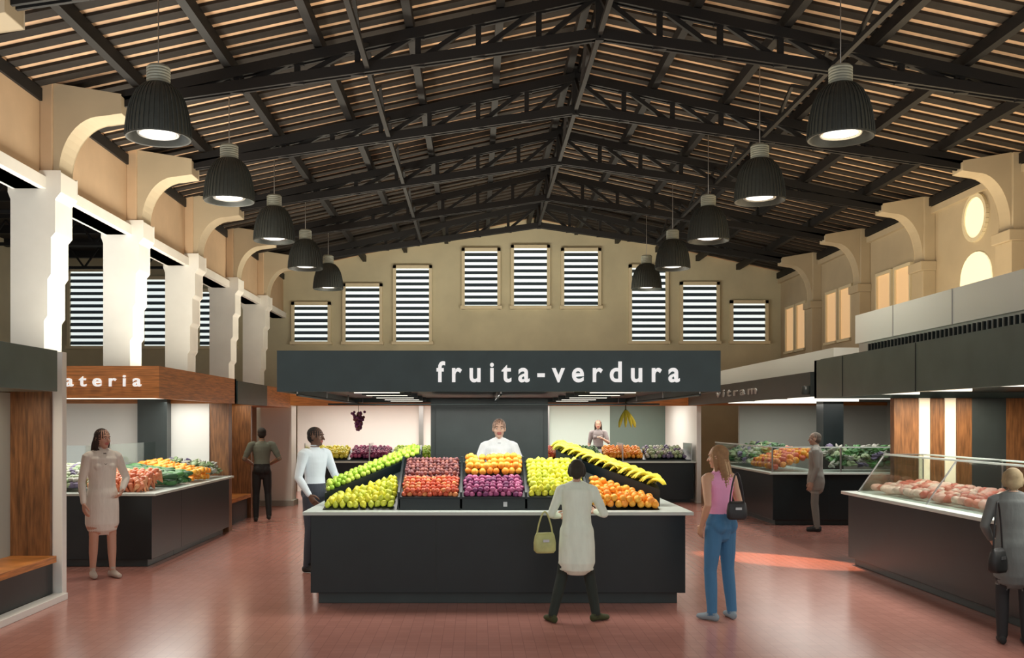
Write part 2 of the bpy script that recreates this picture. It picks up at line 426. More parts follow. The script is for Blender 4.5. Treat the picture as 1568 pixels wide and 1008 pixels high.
def bag(name, loc, yaw, w, hgt, d, col, strap_top):
    e=empty(name,loc,yaw); m=mat(name+'_leather',col,.5,var=.15,scale=12)
    mb=MB(); 
    vs,fs=[],[]
    rows=[(0,.80,.9),(.12,.98,1.0),(.5,1.0,.95),(.85,.9,.6),(1.0,.78,.25)]
    n=20
    for t,a,bb in rows:
        for k in range(n):
            an=2*math.pi*k/n; ca,sa=math.cos(an),math.sin(an)
            x=abs(ca)**.5*math.copysign(1,ca)*w/2*a; y=abs(sa)**.6*math.copysign(1,sa)*d/2*bb
            vs.append((x,y,t*hgt))
    for i in range(len(rows)-1):
        for k in range(n): fs.append((i*n+k,i*n+(k+1)%n,(i+1)*n+(k+1)%n,(i+1)*n+k))
    fs.append(tuple(reversed(range(n)))); fs.append(tuple((len(rows)-1)*n+k for k in range(n)))
    mb.add(vs,fs,m,True)
    pts=[]
    for i in range(13):
        a=math.pi*i/12; pts.append((math.cos(a)*w*.36*(1-.35*math.sin(a)),0,hgt*.93+math.sin(a)*strap_top))
    mb.tube(pts,[.008]*13,m,8)
    mb.box(-.03,.03,-d*.50-.004,-d*.46,hgt*.55,hgt*.68,steel)
    mb.build('bag_body',e)
bag('handbag',(.64,9.22,.66),.2,.21,.19,.10,(.52,.54,.22),.21)
bag('shoulder_bag',(2.43,9.15,.98),.1,.19,.17,.09,(.02,.02,.022),.28)
bag('shoulder_bag.001',(4.34,8.16,.64),.6,.20,.20,.10,(.015,.015,.015),.40)

# ------------------------------------------------------------------ room shell
RX,RZ,SL=1.8,8.5,.216
LW,RW,FY,NY=-6.3,9.9,31.9,3.0
def rz(x): return RZ-SL*abs(x-RX)
mb=MB(); mb.box(-14.2,10.2,-3,32.2,-.2,0,floor_m); mb.build('floor')
mb=MB()
mb.prism([(-14.2,0),(-14.2,7.4),(LW-.35,7.4),(LW-.35,rz(LW-.35)+.3),(RX,RZ+.3),(RW+.3,rz(RW+.3)+.3),(RW+.3,0)],'y',FY,FY+.3,plaster_k)
mb.build('wall_back')

def louvre(name,x0,x1,z0,z1):
    mb=MB(); y=FY; fw=.10
    mb.box(x0,x0+fw,y-.12,y+.02,z0,z1,frame_m); mb.box(x1-fw,x1,y-.12,y+.02,z0,z1,frame_m)
    mb.box(x0,x1,y-.12,y+.02,z1-fw,z1,frame_m); mb.box(x0-.04,x1+.04,y-.17,y+.02,z0,z0+fw,frame_m)
    mb.box(x0+fw,x1-fw,y-.03,y-.01,z0+fw,z1-fw,daylight)
    n=max(6,int((z1-z0)/.215)); H=(z1-z0-2*fw)/n
    for i in range(n):
        z=z0+fw+H*(i+.45)
        mb.hexa([(x0+fw,y-.10,z-.055),(x1-fw,y-.10,z-.055),(x1-fw,y-.035,z+.02),(x0+fw,y-.035,z+.02),
                 (x0+fw,y-.10,z-.04+.02),(x1-fw,y-.10,z-.04+.02),(x1-fw,y-.035,z+.06),(x0+fw,y-.035,z+.06)],slat)
    mb.build(name)
W=[(-.49,.77,5.54,7.52),(1.11,2.38,5.54,7.62),(2.74,4.04,5.54,7.52),(-2.72,-1.45,4.38,6.96),(-4.36,-3.06,4.38,6.37),(-6.02,-4.74,4.38,5.77),
   (4.94,6.23,4.40,6.98),(6.60,7.89,4.40,6.42),(8.23,9.47,4.40,5.82),(-13.3,-12.0,4.24,6.86),(-10.9,-9.6,4.24,6.6),(-9.1,-7.8,4.24,6.2)]
for i,w in enumerate(W): louvre(f'window_{i+1}',*w)

mb=MB()
mb.box(LW-.35,LW,NY,FY,5.25,rz(LW)+.15,peach)
mb.box(LW-.40,LW+.10,NY,FY,5.25,5.42,plaster_w)
mb.build('wall_left')
cols=[10.9,14.4,17.9,21.4,24.9,28.4]
for y in cols+[7.4]:
    mb=MB()
    mb.prism([(-6.70,0),(-6.24,0),(-6.24,3.35),(-6.19,3.42),(-6.19,3.95),(-6.14,4.02),(-6.14,4.55),(-6.08,4.62),(-6.08,5.10),(-6.00,5.20),(-6.00,5.50),(-6.74,5.50),(-6.74,5.2),(-6.70,5.1)],'y',y-.30,y+.30,plaster_w)
    mb.box(-6.30,-6.12,y-.28,y+.28,5.45,6.8,peach)
    poly=[(-6.25,5.45),(-6.05,5.5)]
    for i in range(1,13):
        a=math.pi/2*i/12; poly.append((-6.05+.62*(1-math.cos(a)),5.5+.82*math.sin(a)))
    poly+=[(-5.15,6.36),(-5.15,6.62),(-6.25,6.80)]
    mb.prism(poly,'y',y-.24,y+.24,plaster)
    mb.build('arcade_column',bevel=.012)
mb=MB(); mb.box(-14.2,-14.0,NY,FY,0,7.3,plaster_k); mb.build('wall_left_aisle')
mb=MB(); mb.box(-14.2,LW-.36,NY,FY,7.3,7.45,timber)
for y in range(5,32,2): mb.box(-14,LW-.36,y,y+.16,7.08,7.3,iron)
for y in range(6,32,4):
    mb.beam((-13.9,y,6.6),(LW-.4,y,6.6),.08,.08,iron)
    for i in range(8):
        x=-13.9+i*.94; mb.beam((x,y,6.6),(x+.47,y,7.25),.05,.05,iron); mb.beam((x+.47,y,7.25),(x+.94,y,6.6),.05,.05,iron)
mb.build('ceiling_aisle')
mb=MB(); mb.box(RW,RW+.3,NY,FY,0,rz(RW)+.15,plaster)
mb.box(RW-.10,RW,NY,FY,6.38,6.52,plaster); mb.build('wall_right')
for y in [10.9,14.4,17.9,21.4,24.9,28.4]:
    mb=MB()
    mb.box(9.62,RW,y-.28,y+.28,0,5.15,plaster); mb.box(9.56,RW,y-.32,y+.32,5.15,5.35,plaster)
    mb.box(9.66,RW,y-.26,y+.26,5.35,6.75,plaster)
    poly=[(RW-.05,5.4),(9.66,5.45)]
    for i in range(1,13):
        a=math.pi/2*i/12; poly.append((9.66-.60*(1-math.cos(a)),5.45+.95*math.sin(a)))
    poly+=[(8.80,6.44),(8.80,6.60),(RW-.05,6.78)]
    mb.prism(list(reversed(poly)),'y',y-.20,y+.20,plaster)
    mb.build('wall_pilaster',bevel=.012)
def sidewin(name,y0,y1,z0,z1):
    mb=MB(); x=RW
    mb.box(x-.02,x-.005,y0,y1,z0,z1,warmwin)
    f=.07
    mb.box(x-.07,x,y0-f,y0,z0-f,z1+f,frame_m); mb.box(x-.07,x,y1,y1+f,z0-f,z1+f,frame_m)
    mb.box(x-.07,x,y0,y1,z1,z1+f,frame_m); mb.box(x-.12,x,y0-f,y1+f,z0-f,z0,frame_m)
    mb.build(name)
k=13
for yc in (23.2,26.7,30.3):
    for o in (-.52,.52):
        sidewin(f'window_{k}',yc+o-.38,yc+o+.38,4.1,5.45); k+=1
for yc in (19.4,):
    pts=[(yc-.95,4.0),(yc-.95,4.35),(yc-.8,4.35),(yc-.8,4.6),(yc-.62,4.6)]
    for i in range(0,13):
        a=math.pi*i/12; pts.append((yc-.60*math.cos(a),4.75+.50*math.sin(a)))
    pts+=[(yc+.62,4.6),(yc+.8,4.6),(yc+.8,4.35),(yc+.95,4.35),(yc+.95,4.0)]
    mb=MB(); mb.prism(pts,'x',RW-.03,RW-.004,creamwin)
    mb.box(RW-.10,RW,yc-1.05,yc+1.05,3.92,4.0,frame_m); mb.build(f'window_{k}'); k+=1
    pts=[(yc+.40*math.cos(2*math.pi*i/32),5.93+.40*math.sin(2*math.pi*i/32)) for i in range(32)]
    mb=MB(); mb.prism(pts,'x',RW-.03,RW-.004,creamwin)
    for i in range(32):
        a=2*math.pi*i/32; b2=2*math.pi*(i+1)/32
        mb.beam((RW-.03,yc+.44*math.cos(a),5.93+.44*math.sin(a)),(RW-.03,yc+.44*math.cos(b2),5.93+.44*math.sin(b2)),.06,.08,frame_m)
    mb.build(f'window_{k}'); k+=1

# roof
mb=MB()
for sgn,xe in((-1,LW-.4),(1,RW+.3)):
    z0,z1=rz(xe),RZ
    mb.hexa([(xe,2,z0),(RX,2,z1),(RX,FY,z1),(xe,FY,z0),(xe,2,z0+.1),(RX,2,z1+.1),(RX,FY,z1+.1),(xe,FY,z0+.1)],tile)
    y=2.2
    while y<FY-.2:
        mb.beam((xe,y,rz(xe)-.02),(RX,y,RZ-.02),.20,.045,timber); y+=.38
    L=abs(xe-RX)
    for i in range(0,7):
        x=RX+sgn*(.12+i*(L-.5)/6); zz=rz(x)-.14
        mb.box(x-.06,x+.06,2,FY,zz-.09,zz+.09,iron)
mb.build('ceiling')

def truss(y):
    mb=MB()
    for sgn,xe in((-1,-5.3),(1,8.9)):
        def zt(x): return rz(x)-.33
        def zb(x): return 7.58-.145*abs(x-RX)-.0
        xs=[RX+sgn*i*abs(xe-RX)/8 for i in range(9)]
        for dy in(-.06,.06):
            mb.beam((RX,y+dy,zt(RX)),(xe-(-sgn)*.7,y+dy,zt(xe+sgn*.7)),.05,.15,iron)
            mb.beam((RX,y+dy,zb(RX)),(xe,y+dy,zb(xe)),.05,.15,iron)
        for i in range(8):
            x0,x1=xs[i],xs[i+1]
            mb.beam((x0,y,zb(x0)),(x0,y,zt(x0)),.08,.08,iron)
            mb.beam((x0,y,zt(x0)),(x1,y,zb(x1)),.07,.07,iron)
            for p in((x0,zb(x0)),(x0,zt(x0))): mb.box(p[0]-.1,p[0]+.1,y-.03,y+.03,p[1]-.09,p[1]+.09,iron)
        mb.beam((xe,y,zb(xe)-.02),(xe+sgn*.9,y,zb(xe)-.1),.16,.16,iron)
    mb.beam((RX,y,zb(RX)-.1),(RX,y,zt(RX)+.15),.12,.12,iron)
    mb.build('roof_truss')
TY=[7.4,10.9,14.4,17.9,21.4,24.9,28.4]
for y in TY: truss(y)
mb=MB()
for x in (RX,-1.6,5.2):
    z0=7.58-.145*abs(x-RX); z1=rz(x)-.33
    for a,b2 in zip(TY,TY[1:]):
        mb.beam((x,a,z0),(x,b2,z0),.07,.07,iron)
        n=4
        for i in range(n):
            ya=a+(b2-a)*i/n; yb=a+(b2-a)*(i+1)/n
            mb.beam((x,ya,z0 if i%2 else z1),(x,yb,z1 if i%2 else z0),.05,.05,iron)
mb.build('roof_bracing')

def spot(loc,e,size,blend,col,rad=.1,rot=(0,0,0)):
    l=bpy.data.lights.new('spot','SPOT'); l.energy=e; l.spot_size=size; l.spot_blend=blend; l.color=col; l.shadow_soft_size=rad
    o=bpy.data.objects.new('lamp_light',l); o.location=loc; o.rotation_euler=rot; scene.collection.objects.link(o); return o
def area(name,loc,sx,sy,e,col,rot=(0,0,0),spread=math.pi):
    l=bpy.data.lights.new(name,'AREA'); l.shape='RECTANGLE'; l.size=sx; l.size_y=sy; l.energy=e; l.color=col; l.spread=spread
    o=bpy.data.objects.new(name,l); o.location=loc; o.rotation_euler=rot; scene.collection.objects.link(o); return o
for X in(-3.98,4.55):
    for y in(12.25,15.75,19.25,22.75,26.25):
        e=empty('pendant_lamp',(X,y,5.43))
        mb=MB()
        PF=[(.402,.02),(.392,.16),(.368,.32),(.330,.46),(.268,.58),(.19,.66),(.14,.69)]
        mb.lathe([(.395,0)]+[(a-.005,b2) for a,b2 in PF]+[(.13,.70)],(0,0,0),lampg,40)
        mb.lathe([(.395,0),(.36,.01),(.34,.12),(.26,.16)],(0,0,0),lampg,40)
        mb.lathe([(.21,.065),(.16,.05),(.0001,.045)],(0,0,0),glow,32)
        mb.lathe([(.21,.065),(.25,.05),(.28,.10),(.24,.16)],(0,0,0),steel,32)
        for i in range(40):
            a=2*math.pi*i/40
            for (r0,z0),(r1,z1) in zip(PF,PF[1:-1]):
                mb.beam((r0*math.cos(a),r0*math.sin(a),z0),(r1*math.cos(a),r1*math.sin(a),z1),.012,.012,lampg)
        pr=[(.13,.68)]
        for i in range(6): pr+=[(.145,.69+i*.035),(.145,.71+i*.035),(.132,.713+i*.035),(.132,.722+i*.035)]
        pr+=[(.12,.91),(.0001,.92)]
        mb.lathe(pr,(0,0,0),lampn,24)
        zt=rz(X)-.05-5.43
        mb.tube([(0,0,.9),(0,0,zt)],[.008,.008],steel,6)
        mb.build('shade',e)
        s=spot((0,0,.0),240,math.radians(120),.9,(1,.91,.77),.12); s.parent=e

def sign(text,name,parent,x0,x1,z0,z1,y,m,normal='-y',spacing=1.5,off=.018):
    cu=bpy.data.curves.new(name,'FONT'); cu.body=text; cu.size=1; cu.space_character=spacing; cu.offset=off; cu.extrude=.02
    ob=bpy.data.objects.new(name+'_t',cu); scene.collection.objects.link(ob)
    dg=bpy.context.evaluated_depsgraph_get(); me=bpy.data.meshes.new_from_object(ob.evaluated_get(dg)); bpy.data.objects.remove(ob)
    xs=[v.co.x for v in me.vertices]; ys=[v.co.y for v in me.vertices]; ax,bx,ay,by=min(xs),max(xs),min(ys),max(ys)
    for v in me.vertices:
        u=(v.co.x-ax)/(bx-ax); w=(v.co.y-ay)/(by-ay); t=v.co.z*.5
        if normal=='-y': v.co=(x0+(x1-x0)*u, y-t, z0+(z1-z0)*w)
        else: v.co=(y-t, x0+(x1-x0)*u, z0+(z1-z0)*w)
    me.materials.clear(); me.materials.append(m)
    o=bpy.data.objects.new(name,me); scene.collection.objects.link(o); o.parent=parent
    return o

# ------------------------------------------------------------------ produce
def fruit_mats(key,cols,rough=.4):
    return [mat(f'{key}_{i}',c,rough,var=.12,scale=40) for i,c in enumerate(cols)]
PR={
 'apple':[(0,-.8),(.45,-.92),(.85,-.6),(1,0),(.92,.5),(.55,.85),(.2,.8),(0,.62)],
 'orange':[(0,-.97),(.5,-.85),(.87,-.5),(1,0),(.87,.5),(.5,.86),(.12,.95),(0,.9)],
 'lemon':[(0,-1.4),(.2,-1.15),(.65,-.8),(.95,-.2),(.95,.25),(.6,.85),(.22,1.15),(0,1.35)],
 'long':[(0,-2.6),(.5,-2.4),(.8,-1.6),(1,-.3),(.9,1),(.7,2.0),(.3,2.5),(0,2.6)],
 'carrot':[(0,-3.2),(.25,-2.6),(.5,-1.2),(.8,.4),(1,1.6),(.9,2.2),(.4,2.45),(0,2.4)],
}
def heap(name,parent,p00,p10,p01,p11,nu,nv,r,mats,shape='orange',layers=2,seed=1,orient='rand'):
    rd=random.Random(seed); mb=MB(); p00,p10,p01,p11=map(V,(p00,p10,p01,p11))
    nrm=(p10-p00).cross(p01-p00).normalized()
    if nrm.z<0: nrm=-nrm
    for L in range(layers):
        for i in range(nu-(L%2)):
            for j in range(nv-(L%2)):
                u=(i+.5+(L%2)*.5+rd.uniform(-.18,.18))/nu; w=(j+.5+(L%2)*.5+rd.uniform(-.15,.15))/nv
                if shape=='orange' and L>0 and rd.random()<.12: continue
                p=(p00.lerp(p10,u)).lerp(p01.lerp(p11,u),w)+nrm*(r*.8+L*r*1.1+rd.uniform(-.1,.1)*r)
                rr=r*rd.uniform(.88,1.08)
                if orient=='rand': R=Matrix.Rotation(rd.uniform(0,6.3),3,'Z')@Matrix.Rotation(rd.uniform(-.9,.9),3,'X')
                elif orient=='flat': R=Matrix.Rotation(rd.uniform(-.35,.35),3,'Z')@Matrix.Rotation(math.pi/2+rd.uniform(-.2,.2),3,'X')
                else: R=Matrix.Rotation(math.pi/2+rd.uniform(-.5,.5),3,'Z')@Matrix.Rotation(math.pi/2+rd.uniform(-.2,.2),3,'X')
                m=rd.choice(mats)
                if shape=='leaf':
                    for q in range(5):
                        v,f=ell_geo(p+V((rd.uniform(-1,1)*r*.6,rd.uniform(-1,1)*r*.6,rd.uniform(-.2,.5)*r)),(rr*.75,rr*.75,rr*.22),Matrix.Rotation(rd.uniform(0,6),3,'Z')@Matrix.Rotation(rd.uniform(-1.2,1.2),3,'X'),8,5); mb.add(v,f,m,True)
                elif shape=='banana':
                    a=rd.uniform(-.5,.5)+2.6
                    for q in range(4):
                        dx=V((math.cos(a+q*.14),math.sin(a+q*.14),0)); off=V((-dx.y,dx.x,0))*r*.62*(q-1.5)
                        pts=[p+off+dx*r*t*1.9+V((0,0,(1-t*t)*r*1.1)) for t in(-1,-.6,-.2,.2,.6,1)]
                        mb.tube(pts,[r*.12,r*.27,r*.33,r*.33,r*.27,r*.10],m,8)
                elif shape=='meat':
                    v,f=ell_geo(p,(rr*rd.uniform(.9,1.5),rr*rd.uniform(.8,1.2),rr*.7),R,12,8)
                    v=[q+V((rd.uniform(-1,1),rd.uniform(-1,1),rd.uniform(-1,1)))*r*.07 for q in v]; mb.add(v,f,m,True)
                else:
                    mb.lathe([(a*rr+.0001,b*rr) for a,b in PR[shape]],p,m,10,True,R)
                    if shape in('apple','orange') :
                        mb.tube([p+R@V((0,0,.6*rr)),p+R@V((0.1*rr,0,1.15*rr))],[.003,.002],stemm,5)
    return mb.build(name,parent)
stemm=mat('stem',(.08,.06,.02),.8)
lime=fruit_mats('green_apple',[(.42,.66,.06),(.34,.58,.05),(.52,.70,.10)])
yell=fruit_mats('lemon',[(.76,.72,.05),(.68,.70,.06),(.58,.64,.06)])
redp=fruit_mats('red_tomato',[(.68,.13,.06),(.60,.09,.04),(.75,.26,.09)])
mar=fruit_mats('plum',[(.20,.06,.06),(.28,.09,.07),(.14,.045,.05)])
oran=fruit_mats('orange',[(.92,.36,.03),(.88,.30,.03),(.94,.44,.05)])
purp=fruit_mats('fig',[(.30,.05,.16),(.18,.03,.12),(.50,.12,.27)])
bana=fruit_mats('banana',[(.88,.74,.06),(.80,.70,.07),(.70,.68,.09)])
grn=fruit_mats('cucumber',[(.05,.16,.05),(.07,.22,.06),(.03,.10,.035)])
mix=fruit_mats('cabbage',[(.25,.35,.18),(.35,.42,.25),(.15,.12,.22),(.4,.4,.35)])
meat=fruit_mats('meat',[(.72,.24,.18),(.82,.42,.36),(.64,.16,.12),(.86,.58,.50)],.35)
chick=fruit_mats('poultry',[(.72,.50,.28),(.66,.40,.22),(.70,.30,.18)],.4)
crab=fruit_mats('shrimp',[(.75,.26,.12),(.80,.36,.18),(.66,.20,.10)],.4)

# ------------------------------------------------------------------ central fruit stall
fs=empty('fruit_stall')
mb=MB()
mb.box(-1.72,2.16,10.14,11.25,.12,.93,dark)
mb.box(-1.65,2.09,10.22,11.2,0,.12,dark2)
mb.box(-1.72,-1.05,11.25,15.4,.12,.93,dark); mb.box(1.50,2.16,11.25,15.4,.12,.93,dark)
mb.box(-1.65,-1.1,11.2,15.3,0,.12,dark2); mb.box(1.55,2.09,11.2,15.3,0,.12,dark2)
mb.box(-1.79,2.23,10.06,11.3,.93,.965,ledge)
mb.box(-1.79,-1.0,11.3,15.45,.93,.965,ledge); mb.box(1.45,2.23,11.3,15.45,.93,.965,ledge)
for x in(-.42,.88): mb.box(x-.004,x+.004,10.135,10.142,.14,.92,dark2)
mb.build('counter',fs,bevel=.006)
mb=MB(); mb.box(-1.0,1.45,11.3,15.2,0,.16,dark2); mb.build('floor_platform',fs)
mb=MB(); mb.box(-.62,.96,13.2,14.3,.16,2.2,dark2); mb.box(-.55,.89,13.17,13.2,.3,2.1,dark2); mb.build('storage_tower',fs)
mb=MB()
mb.box(-2.04,2.49,10.0,10.06,2.2,2.62,canopy_m); mb.box(-2.04,2.49,15.94,16.0,2.2,2.62,canopy_m)
mb.box(-2.04,-1.98,10.06,15.94,2.2,2.62,canopy_m); mb.box(2.43,2.49,10.06,15.94,2.2,2.62,canopy_m)
mb.box(-1.98,2.43,10.06,15.94,2.27,2.33,dark)
for x in(-1.1,1.5):
    for y in (10.8,12.0,13.2,14.4,15.4):
        mb.box(x-.30,x+.30,y-.06,y+.06,2.215,2.27,dark2); mb.box(x-.25,x+.25,y-.03,y+.03,2.208,2.215,glow2)
for x in(-1.85,2.3,.25):
    mb.tube([(x,10.1,2.17),(x,15.9,2.17)],[.014,.014],dark2,8)
    for y in(10.1,12.1,14.1,15.9): mb.tube([(x,y,2.17),(x,y,2.28)],[.008,.008],steel,6)
mb.tube([(-1.95,12.9,2.12),(2.4,12.9,2.12)],[.012,.012],dark2,8)
mb.build('canopy',fs)
sign('fruita-verdura','sign_lettering',fs,-.41,2.07,2.295,2.51,9.99,signw,spacing=1.55,off=.020)
mb=MB()
mb.box(-.82,1.18,10.30,10.62,.965,1.08,dark)
mb.prism([(10.32,1.08),(10.32,1.10),(11.0,1.44),(11.12,1.44),(11.12,.965),(10.62,.965),(10.62,1.08)],'x',-.82,1.18,dark)
for x in(-.82,-.165,.52,1.16): mb.prism([(10.30,.98),(10.30,1.15),(11.0,1.50),(11.12,1.50),(11.12,.98)],'x',x-.012,x+.012,dark)
mb.add([(-1.62,10.28,.966),(-.84,10.28,.966),(-.84,10.9,1.34),(-1.62,10.62,1.03),(-1.62,10.9,.966),(-.84,10.9,.966)],[(0,1,2,3),(0,3,4),(1,5,2),(3,2,5,4),(0,4,5,1)],dark)
mb.add([(1.20,10.28,.966),(1.92,10.28,.966),(1.92,10.62,1.03),(1.20,10.9,1.34),(1.92,10.9,.966),(1.20,10.9,.966)],[(0,1,2,3),(1,4,2),(0,3,5),(2,4,5,3),(0,5,4,1)],dark)
def shelf(a,b2,dy=.34,th=.05):
    a=V(a);b2=V(b2); up=V((0,dy,.10))
    mb.hexa([a,b2,b2+up,a+up,a+V((0,0,th)),b2+V((0,0,th)),b2+up+V((0,0,th)),a+up+V((0,0,th))],dark)
    mb.add([a,b2,(b2.x,b2.y,.966),(a.x,a.y,.966)],[(0,1,2,3)],dark)
    for p in(a,b2):
        mb.add([p,p+up,(p.x,p.y+dy,.966),(p.x,p.y,.966)],[(0,1,2,3)],dark)
shelf((-1.66,10.70,1.06),(-.64,11.2,1.47)); shelf((.93,11.2,1.50),(2.0,10.70,1.10))
mb.box(.28,.32,10.29,10.30,1.0,1.05,steel)
mb.build('display_stand',fs)
heap('lemons',fs,(-1.60,10.30,.985),(-.86,10.30,.985),(-1.60,10.60,1.0),(-.86,10.84,1.27),10,7,.036,yell,'lemon',2,1)
heap('green_apples',fs,(-1.66,10.72,1.11),(-.66,11.22,1.52),(-1.66,10.96,1.18),(-.66,11.46,1.59),19,4,.033,lime,'apple',2,2)
heap('tomatoes',fs,(-.79,10.34,1.09),(-.19,10.34,1.09),(-.79,10.66,1.26),(-.19,10.66,1.26),11,6,.030,redp,'apple',2,3)
heap('plums',fs,(-.79,10.66,1.26),(-.19,10.66,1.26),(-.79,11.05,1.45),(-.19,11.05,1.45),13,7,.026,mar,'lemon',2,4)
heap('figs',fs,(-.14,10.34,1.09),(.50,10.34,1.09),(-.14,10.68,1.26),(.50,10.68,1.26),10,6,.033,purp,'apple',2,5)
heap('oranges',fs,(-.14,10.72,1.30),(.50,10.72,1.30),(-.14,11.05,1.48),(.50,11.05,1.48),8,4,.042,oran,'orange',2,6)
heap('yellow_pears',fs,(.55,10.34,1.09),(1.14,10.34,1.09),(.55,11.0,1.43),(1.14,11.0,1.43),9,9,.037,yell,'lemon',2,7)
heap('oranges.001',fs,(1.22,10.32,.985),(1.92,10.32,.985),(1.22,10.84,1.27),(1.92,10.62,1.0),9,6,.042,oran,'orange',2,8)
heap('banana_pile',fs,(.93,11.22,1.54),(2.0,10.72,1.15),(.93,11.46,1.60),(2.0,10.96,1.20),14,3,.050,bana,'banana',1,9)
def hang_grapes(loc):
    e=empty('grape_bunch',loc); mb=MB(); rd=random.Random(3)
    for i in range(110):
        t=rd.random(); rr=.11*(1-t*.75)
        a=rd.uniform(0,6.3); v,f=ell_geo((math.cos(a)*rr*rd.random()**.5,math.sin(a)*rr*rd.random()**.5,-t*.28),(.02,.02,.022),None,8,6); mb.add(v,f,purp[1] if i%3 else mar[0],True)
    mb.tube([(0,0,0),(0,0,.17)],[.004,.004],stemm,6); mb.build('grapes',e)
hang_grapes((-1.81,15.0,2.04))
e=empty('banana_bunch',(2.28,15.0,2.06)); mb=MB()
banl=mat('banana_ripe',(.95,.82,.08),.4,emit=(.95,.80,.1),es=.0)
for i in range(9):
    a=i*.36-1.5; dx=V((math.sin(a)*.8+.25,-.5+.1*(i%3),0)).normalized()
    mb.tube([V((0,0,0))+dx*(.02+.13*math.sin(t*1.5))+V((0,0,-.30*t+.05*t*t)) for t in(0,.25,.5,.75,1)],[.010,.022,.025,.022,.008],banl,8)
mb.tube([(0,0,-.02),(0,0,.15)],[.012,.006],stemm,6); mb.build('bananas',e)

# ------------------------------------------------------------------ left side stalls
ls=empty('market_stall')
mb=MB()
mb.box(-9.2,-4.15,12.8,12.9,2.2,2.62,woodh); mb.box(-4.25,-4.15,12.9,16.9,2.2,2.62,woodh)
mb.box(-9.2,-4.25,12.9,16.9,2.3,2.36,dark); mb.box(-9.2,-4.15,16.8,16.9,2.2,2.62,woodh)
for y in(13.6,14.8,16.0): mb.box(-8.5,-4.6,y-.03,y+.03,2.26,2.30,glow2)
mb.build('canopy',ls)
sign('ateria','sign_lettering',ls,-5.38,-4.38,2.35,2.50,12.79,signw,spacing=1.6,off=.018)
mb=MB()
mb.box(-9.2,-4.22,12.72,14.0,.10,.93,dark); mb.box(-5.4,-4.22,14.0,16.7,.10,.93,dark); mb.box(-9.1,-4.3,12.8,13.9,0,.10,dark2); mb.box(-5.3,-4.3,13.9,16.6,0,.10,dark2)
mb.box(-9.25,-4.15,12.65,14.05,.93,.965,ledge); mb.box(-5.45,-4.15,14.05,16.75,.93,.965,ledge)
mb.prism([(12.85,.965),(13.9,.965),(13.9,1.22),(12.85,1.0)],'x',-9.0,-5.5,dark)
mb.build('counter',ls,bevel=.006)
mb=MB()
mb.box(-4.55,-4.25,16.78,17.0,0,2.2,woodv); mb.box(-9.2,-9.05,12.8,16.9,0,2.3,white); mb.box(-9.05,-4.6,16.84,16.9,0,2.3,white)
mb.box(-8.2,-7.8,15.6,15.9,0,2.3,greywall)
mb.box(-5.75,-5.25,16.6,16.83,0,2.3,dark2)
mb.build('partition',ls)
heap('oysters',ls,(-5.75,12.85,1.0),(-5.15,12.85,1.0),(-5.75,13.8,1.22),(-5.15,13.8,1.22),9,8,.05,mix,'meat',2,11)
heap('shrimps',ls,(-5.12,12.82,.97),(-4.38,12.82,.97),(-5.12,13.7,1.12),(-4.38,13.7,1.12),12,9,.036,crab,'carrot',2,12)
heap('cucumbers',ls,(-5.15,13.75,1.08),(-4.30,13.75,.99),(-5.15,14.7,1.12),(-4.30,14.7,.99),9,5,.042,grn,'long',3,13,'side')
heap('carrots',ls,(-5.15,14.75,1.14),(-4.30,14.75,.99),(-5.15,15.6,1.16),(-4.30,15.6,.99),8,6,.042,oran,'carrot',3,14,'side')
heap('lettuces',ls,(-5.15,15.65,1.10),(-4.30,15.65,.99),(-5.15,16.5,1.10),(-4.30,16.5,.99),6,5,.08,mix,'leaf',2,15)
mb=MB(); mb.box(-5.45,-5.444,14.1,16.7,.965,1.55,glass); mb.box(-9.0,-5.45,14.0,14.006,.965,1.55,glass); mb.build('display_glass',ls)

cab=empty('wooden_cabinet')
mb=MB()
mb.box(-4.25,-4.15,17.05,19.4,2.2,2.6,canopy_m); mb.box(-5.9,-4.25,17.05,19.4,2.3,2.36,dark); mb.box(-5.9,-4.15,17.0,17.05,2.2,2.6,canopy_m)
mb.box(-5.0,-4.9,17.05,21.8,0,2.3,woodv); mb.box(-4.95,-4.45,19.3,19.4,0,2.2,woodv)
mb.box(-4.9,-4.45,17.05,19.3,.40,.47,woodh)
mb.box(-4.9,-4.5,17.1,19.2,0,.40,dark)
mb.box(-4.95,-4.15,19.4,21.8,2.2,2.6,woodh)
mb.build('cabinet_body',cab)
mb=MB(); mb.box(-4.85,-4.15,21.95,22.5,0,2.25,white); mb.box(-4.9,-4.1,21.9,22.5,0,.12,greywall); mb.box(-6.0,-4.85,22.2,22.5,0,2.25,white)
mb.build('white_pillar')

nl=empty('bench_niche')
mb=MB()
mb.box(-4.53,-4.42,10.45,10.56,0,2.64,white)
mb.box(-5.85,-4.28,5.0,10.0,2.2,2.62,canopy_l)
mb.box(-5.85,-4.53,10.40,10.50,0,2.62,woodv)
mb.box(-5.05,-4.95,5.0,10.40,0,2.2,greywall)
mb.box(-4.50,-4.36,5.0,10.45,0,.07,white)
mb.box(-4.95,-4.50,5.0,10.40,.07,.40,dark); mb.box(-4.95,-4.46,5.0,10.40,.40,.47,woodh)
mb.box(-4.95,-4.60,8.3,8.4,.47,2.2,woodv)
mb.build('niche_body',nl,bevel=.005)

